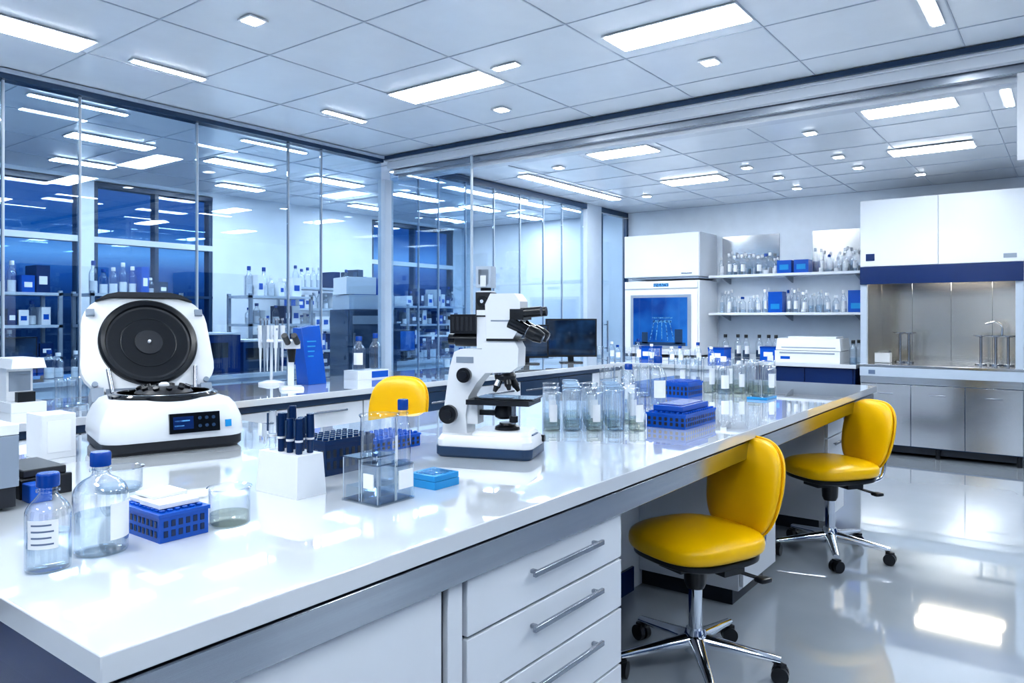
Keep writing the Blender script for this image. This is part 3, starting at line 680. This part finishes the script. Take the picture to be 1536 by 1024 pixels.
def monitor(loc, rot, w=0.52, h=0.33):
    g = Geo('computer_monitor')
    g.rbox(0.24, 0.17, 0.03, [(0, 0), (0.012, 0.004)], M_black); g.box(-0.03, 0.03, 0.02, 0.05, 0.01, 0.16, M_black)
    g.box(-w/2, w/2, -0.01, 0.025, 0.06, 0.06+h, M_black); g.box(-w/2+0.015, w/2-0.015, -0.012, -0.01, 0.08, 0.06+h-0.015, M_scr2)
    return g.done(loc, rot, bevel=0.003)
monitor((6.62, 4.22, ZC), math.radians(-50), 0.54, 0.40)
monitor((6.15, 4.45, ZC), math.radians(-40), 0.45, 0.34)
g = Geo('glassware_assortment')
for i in range(9):
    x = 4.85+i*0.12; y = 4.35+R.uniform(-0.1, 0.2)
    if i % 3: bottle(g, x, y, ZC, 0.035, 0.2, fill=0.5, cap=M_white2 if i % 2 else M_bluecap, label=True)
    else: beaker(g, x, y, ZC, 0.04, 0.14, 0.3)
g.done()
g = Geo('glassware_assortment')
for i in range(12):
    x = 7.15+R.uniform(0, 0.35); y = 4.35-i*0.13
    if y < 2.85: break
    if i % 3: bottle(g, x, y, ZC, 0.035, 0.16+R.uniform(0, 0.08), fill=0.5, cap=M_white2 if i % 2 else M_bluecap, label=True)
    else: beaker(g, x, y, ZC, 0.04, 0.14, 0.3)
g.done()
g = Geo('storage_box'); g.box(0, 0.2, 0, 0.18, 0, 0.13, M_blue); g.box(-0.003, 0.203, -0.003, 0.183, 0.13, 0.15, M_bluecap); g.box(-0.001, 0, 0.04, 0.14, 0.04, 0.09, M_paper); o = g.done((7.6, 3.75, ZC), bevel=0.002)
inst(o, (8.3, 2.62, ZC)); inst(o, (7.7, 2.98, ZC))

# ------------------------------------------------------------------ incubator + overhead cabinet
g = Geo('overhead_cabinet')
g.box(8.45, 8.98, 3.57, 4.58, 1.84, 2.37, M_white); g.box(8.435, 8.449, 3.575, 4.575, 1.845, 2.365, M_white)
g.box(8.425, 8.435, 3.66, 3.80, 1.87, 1.885, M_hsteel); g.box(8.5, 8.95, 3.6, 4.5, 1.815, 1.84, M_lgrey)
g.done(bevel=0.004)
g = Geo('incubator_cabinet')
g.box(8.42, 8.97, 3.56, 4.56, ZC+0.02, 1.79, M_white2)
for (a, b) in ((3.6, 3.7), (4.4, 4.5)):
    g.box(8.45, 8.55, a, b, ZC+0.001, ZC+0.02, M_black)
g.box(8.40, 8.42, 3.58, 4.54, 0.93, 1.68, M_white2); g.box(8.385, 8.40, 3.66, 4.46, 0.97, 1.62, M_grey)
g.box(8.380, 8.385, 3.70, 4.42, 1.0, 1.585, M_scr)
for (ya, yb, za, zb, mm) in ((4.15, 3.90, 1.28, 1.31, M_lcd), (4.16, 3.89, 1.33, 1.345, M_lcd), (4.30, 4.22, 1.02, 1.16, M_slate), (3.86, 3.76, 1.02, 1.20, M_slate), (4.40, 3.72, 1.00, 1.04, M_slate)):
    g.box(8.3785, 8.380, yb, ya, za, zb, mm)
for k in range(5): 
    ya = 4.13-k*0.05; g.pipe([(8.3788, ya, 1.30), (8.3788, 4.03+(ya-4.03)*1.6, 1.06)], 0.006, M_lcd, 6, 1)
g.box(8.40, 8.42, 3.58, 4.54, 1.70, 1.78, M_white); g.box(8.397, 8.40, 3.95, 4.15, 1.72, 1.76, M_lcd)
g.done(bevel=0.0015)
for nm, z in (('bottle_shelf', 1.85), ('bottle_shelf', 1.40)):
    g = Geo(nm); g.box(8.66, 8.995, 1.74, 3.55, z-0.03, z, M_white)
    for y in (1.9, 2.65, 3.4): g.ext([(8.70, z-0.03), (8.995, z-0.03), (8.995, z-0.10)], y-0.01, y+0.01, M_hsteel)
    g.done(bevel=0.003)
for z in (1.85, 1.40):
    g = Geo('shelf_bottles')
    y = 3.46
    while y > 1.90:
        k = R.random(); gap = R.uniform(0.0, 0.02)
        if (z == 1.85 and 2.52 < y < 2.80) or (z == 1.40 and (2.70 < y < 2.92 or 1.74 < y < 2.04)):
            g.box(8.72, 8.88, y-0.16, y, z+0.001, z+(0.15 if z == 1.85 else 0.24), M_blue); g.box(8.715, 8.72, y-0.13, y-0.03, z+0.04, z+0.10, M_lblue)
            y -= 0.19; continue
        r = R.uniform(0.028, 0.042); h = R.uniform(0.17, 0.28)
        bottle(g, 8.77+R.uniform(-0.02, 0.03), y-r, z+0.001, r, h, cap=[M_white2, M_white2, M_bluecap, M_gl, M_lgrey][int(k*4.99)], fill=R.choice((0.3, 0.6, 0.8)), label=k < 0.5, n=14, liq=R.choice((M_water, M_white2)))
        if R.random() < 0.7: bottle(g, 8.90, y-r, z+0.001, r*0.8, h*1.1, cap=M_white2, fill=0.5, n=12, liq=M_white2)
        y -= 2*r+gap+0.006
    g.done()
g = Geo('steel_wall_panel')
g.box(8.985, 8.998, 2.80, 3.50, 1.87, 2.34, M_steelv); g.box(8.985, 8.998, 1.76, 2.42, 1.87, 2.34, M_steelv); g.done()
g = Geo('trim_back_wall'); g.box(8.99, 8.999, 1.76, 3.55, 0.90, 1.36, M_lgrey); g.done()
g = Geo('laboratory_analyser')
g.box(0, 0.45, 0, 0.66, 0.0, 0.12, M_white2); g.box(0.03, 0.45, 0.0, 0.66, 0.125, 0.25, M_white2, t=0.012); g.box(-0.003, 0.0, 0.05, 0.61, 0.09, 0.105, M_grey)
g.box(0.028, 0.04, 0.05, 0.6, 0.15, 0.16, M_grey); g.box(-0.003, 0, 0.5, 0.6, 0.03, 0.06, M_blue); g.box(0.1, 0.4, 0.06, 0.55, 0.25, 0.27, M_white)
g.done((8.12, 1.92, ZC), bevel=0.006)
g = Geo('glassware_assortment')
for x, y in ((8.15, 1.80), (8.25, 1.82), (8.4, 1.8)): bottle(g, x, y, ZC, 0.035, 0.24, fill=0.4, cap=M_black)
for x, y in ((8.7, 2.75), (8.75, 2.85), (8.78, 2.97), (8.7, 3.1), (8.76, 3.22), (8.72, 3.36)): bottle(g, x, y, ZC, 0.04, 0.27, fill=0.5, cap=M_black, label=True, liq=M_slate)
g.done()

# ------------------------------------------------------------------ fume hood
g = Geo('fume_hood')
hx = 8.0; y0, y1 = 0.36, 1.70
g.box(hx+0.02, 8.96, y0, y1, 1.84, 2.50, M_white)
g.box(hx, hx+0.02, y0-0.04, 1.02, 1.845, 2.495, M_white); g.box(hx, hx+0.02, 1.025, y1, 1.845, 2.495, M_white)
g.box(hx-0.004, hx, y1-0.13, y1-0.05, 1.90, 1.97, M_navy); g.box(hx-0.004, hx, y0+0.05, y0+0.15, 1.88, 1.92, M_grey)
g.box(hx-0.02, hx+0.05, y0, y1, 1.67, 1.84, M_navy)
g.box(hx, hx+0.05, y1-0.06, y1, 0.88, 1.67, M_lgrey); g.box(hx, hx+0.05, y0, y0+0.06, 0.88, 1.67, M_lgrey)
g.box(hx+0.05, 8.90, y1-0.025, y1, 0.88, 1.84, M_wsteel); g.box(hx+0.05, 8.90, y0, y0+0.025, 0.88, 1.84, M_wsteel)
g.box(8.90, 8.96, y0, y1, 0.88, 1.84, M_wsteel)
for yy in (0.66, 1.02, 1.38): g.box(8.896, 8.90, yy-0.002, yy+0.002, 0.89, 1.80, M_hsteel)
g.box(hx+0.06, 8.90, y0+0.025, y1-0.025, 1.81, 1.838, M_wsteel)
g.box(8.70, 8.74, y0+0.22, y1-0.38, 1.785, 1.808, M_warm)
g.box(hx-0.03, 8.96, y0-0.02, y1, 0.86, 0.885, M_steel)
g.box(hx-0.03, hx-0.01, y0-0.02, y1, 0.77, 0.858, M_lgrey); g.box(hx-0.005, 8.95, y0, y1, 0.70, 0.858, M_steel)
g.box(hx-0.034, hx-0.03, y1-0.14, y1-0.08, 0.79, 0.83, M_print)
g.box(hx+0.02, 8.95, y0, y1, 0.10, 0.70, M_slate)
n = 3; w = (y1-y0)/n
for i in range(n):
    g.box(hx, hx+0.02, y0+i*w+0.002, y0+(i+1)*w-0.002, 0.11, 0.695, M_steelv)
    g.box(hx-0.012, hx, y0+i*w+w*0.35, y0+i*w+w*0.65, 0.60, 0.610, M_hsteel)
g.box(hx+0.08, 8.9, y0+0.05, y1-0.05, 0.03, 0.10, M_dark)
for yy in (y0+0.03, y1-0.05, (y0+y1)/2):
    g.cyl((hx+0.05, yy, 0), (hx+0.05, yy, 0.10), 0.022, M_black, n=14)
    g.cyl((8.85, yy, 0), (8.85, yy, 0.10), 0.022, M_black, n=14)
g.done(bevel=0.002)
g = Geo('hood_fixture')
for y in (1.42, 1.34, 0.72, 0.60, 0.5):
    x = 8.45; hh = 0.30 if y > 1 else 0.28
    g.lathe((x, y, 0.886), [(0.05, 0), (0.05, 0.012), (0.012, 0.02)], M_steel); g.cyl((x, y, 0.9), (x, y, 0.886+hh), 0.012, M_hsteel)
    g.lathe((x, y, 0.886), [(0.03, hh-0.012), (0.065, hh), (0.065, hh+0.008)], M_steel)
g.pipe([(8.45, 0.55, 1.17), (8.45, 0.55, 1.26), (8.42, 0.60, 1.30), (8.42, 0.68, 1.28)], 0.009, M_chrome)
g.done()
g = Geo('hood_container'); g.box(0, 0.12, 0, 0.14, 0, 0.10, M_white2); g.box(0.01, 0.11, 0.01, 0.13, 0.10, 0.13, M_gl); g.done((8.25, 1.48, 0.887), bevel=0.004)

# ------------------------------------------------------------------ room beyond the glass
def rackunit(loc, w, zs, name='storage_rack', rot=0.0, seed=1):
    g = Geo(name); rr = random.Random(seed); d = 0.40
    for x in (0, w-0.03):
        for y in (0, d-0.03): g.box(x, x+0.03, y, y+0.03, 0, zs[-1]+0.02, M_grey)
    for z in zs:
        g.box(0, w, 0, d, z-0.025, z, M_lgrey)
        x = 0.04
        while x < w-0.13:
            k = rr.random(); ww = rr.uniform(0.05, 0.11); hh = rr.uniform(0.12, 0.20 if z < zs[-1] else 0.26)
            if k < 0.5: g.box(x, x+ww, 0.06, 0.3, z, z+hh, [M_white2, M_white2, M_blue, M_navy, M_slate][int(k*9.9)]); g.box(x+ww*0.2, x+ww*0.8, 0.058, 0.06, z+hh*0.3, z+hh*0.6, M_paper if k > .2 else M_blue)
            elif k < 0.95: ww = 0.075; bottle(g, x+0.04, 0.14, z, 0.036, hh+0.04, cap=M_white2 if k < 0.7 else M_bluecap, fill=0.6, n=12, liq=M_white2)
            x += ww+0.012
    return g.done(loc, rot)
rackunit((3.0, 6.9, 0), 0.85, [0.5, 0.75, 1.0, 1.28, 1.56], seed=3)
rackunit((4.25, 6.4, 0), 0.75, [0.5, 0.75, 1.0, 1.28, 1.56], seed=5)
rackunit((1.7, 7.1, 0), 1.15, [0.5, 0.75, 1.0, 1.28, 1.56], seed=8)
rackunit((5.4, 7.2, 0), 1.2, [0.5, 0.75, 0.95, 1.2, 1.45, 1.7], seed=11)
rackunit((7.2, 7.2, 0), 1.2, [0.5, 0.75, 1.0, 1.25, 1.5], seed=13)
def bench2(x0, x1, y, seed, name='laboratory_bench'):
    g = Geo(name); g.box(x0, x1, y, y+0.7, 0.84, 0.88, M_top); g.box(x0+0.03, x1-0.03, y+0.05, y+0.68, 0.08, 0.84, M_white); g.box(x0+0.06, x1-0.06, y+0.1, y+0.6, 0, 0.08, M_dark)
    x = x0+0.04
    while x < x1-0.6: g.box(x, x+0.55, y+0.03, y+0.048, 0.12, 0.81, M_white); g.box(x+0.15, x+0.4, y+0.01, y+0.02, 0.72, 0.735, M_hsteel); x += 0.56
    g.done(bevel=0.003)
    rr = random.Random(seed); g = Geo('bench_equipment')
    x = x0+0.06
    while x < x1-0.4:
        k = rr.random(); w = rr.uniform(0.2, 0.38); h = rr.uniform(0.22, 0.5)
        if k < 0.45:
            g.box(x, x+w, y+0.2, y+0.55, 0.881, 0.881+h, [M_white2, M_slate, M_navy, M_white2, M_slate][int(k*9.9)]); g.box(x+0.02, x+w*0.6, y+0.197, y+0.2, 0.88+h*0.4, 0.88+h*0.8, M_blackg); g.box(x, x+w, y+0.19, y+0.55, 0.885+h, 0.90+h, M_white2)
            x += w+0.03
        elif k < 0.65:
            g.box(x, x+0.3, y+0.3, y+0.33, 0.96, 1.2, M_black); g.box(x+0.01, x+0.29, y+0.297, y+0.3, 0.97, 1.19, M_scr if k < 0.55 else M_scr2); g.box(x+0.12, x+0.18, y+0.31, y+0.35, 0.881, 0.97, M_black); g.box(x+0.06, x+0.24, y+0.24, y+0.4, 0.881, 0.89, M_black); x += 0.34
        else:
            for q in range(3): bottle(g, x+0.05, y+0.25+rr.uniform(0, 0.2), 0.881, 0.038, rr.uniform(0.16, 0.26), fill=0.6, n=12, liq=M_white2, cap=M_white2 if q else M_bluecap); x += 0.085
            x += 0.02
    g.done()
bench2(5.4, 8.6, 5.7, 21)
bench2(0.6, 2.9, 5.9, 23, 'preparation_bench')
bench2(3.0, 4.4, 5.5, 29, 'sink_bench')
g = Geo('laboratory_freezer')
g.box(0, 0.50, 0, 0.5, 0.04, 1.42, M_slate); g.box(0.01, 0.49, -0.015, 0, 0.75, 1.41, M_slate); g.box(0.01, 0.49, -0.015, 0, 0.06, 0.74, M_slate); g.box(0.04, 0.46, -0.02, -0.015, 1.28, 1.36, M_grey)
g.box(0.04, 0.06, -0.04, -0.015, 0.9, 1.2, M_hsteel); g.box(0.06, 0.44, 0.05, 0.45, 0, 0.04, M_black)
g.box(0.02, 0.48, 0.02, 0.48, 1.42, 1.56, M_lgrey); g.box(0.08, 0.46, 0.05, 0.45, 1.56, 1.72, M_blue); g.box(0.0, 0.30, 0.04, 0.40, 1.565, 1.73, M_white2)
g.done((4.66, 5.45, 0), math.radians(-20), bevel=0.004)

# ------------------------------------------------------------------ world + camera
w = bpy.data.worlds.new('dusk'); sc.world = w; w.use_nodes = True
nt = w.node_tree; bg = nt.nodes['Background']
tc = nt.nodes.new('ShaderNodeTexCoord'); sx = nt.nodes.new('ShaderNodeSeparateXYZ'); nt.links.new(tc.outputs['Generated'], sx.inputs[0])
cr = nt.nodes.new('ShaderNodeValToRGB'); nt.links.new(sx.outputs['Z'], cr.inputs[0])
E = cr.color_ramp.elements
E[0].color = (0.003, 0.022, 0.07, 1); E[0].position = 0.0
E[1].color = (0.003, 0.040, 0.14, 1); E[1].position = 0.5
for p, c in ((0.03, (0.006, 0.055, 0.18)), (0.055, (0.012, 0.11, 0.33)), (0.075, (0.15, 0.40, 0.70)), (0.10, (0.012, 0.12, 0.33)), (0.2, (0.004, 0.06, 0.21))):
    e = E.new(p); e.color = (*c, 1)
nt.links.new(cr.outputs[0], bg.inputs[0]); bg.inputs[1].default_value = 1.0

cam = bpy.data.cameras.new('camera'); co = bpy.data.objects.new('camera', cam); sc.collection.objects.link(co)
cam.sensor_width = 36; cam.lens = 26.2; cam.shift_y = -0.0241; cam.clip_start = 0.05
co.location = (0, 0, 1.35); co.rotation_euler = (math.radians(90), 0, math.radians(-52.95))
sc.camera = co
sc.view_settings.view_transform = 'Standard'
try: sc.view_settings.look = 'Medium High Contrast'
except Exception as e: print('look', e)
sc.view_settings.exposure = 0.45
try: sc.cycles.transparent_max_bounces = 40
except Exception: pass
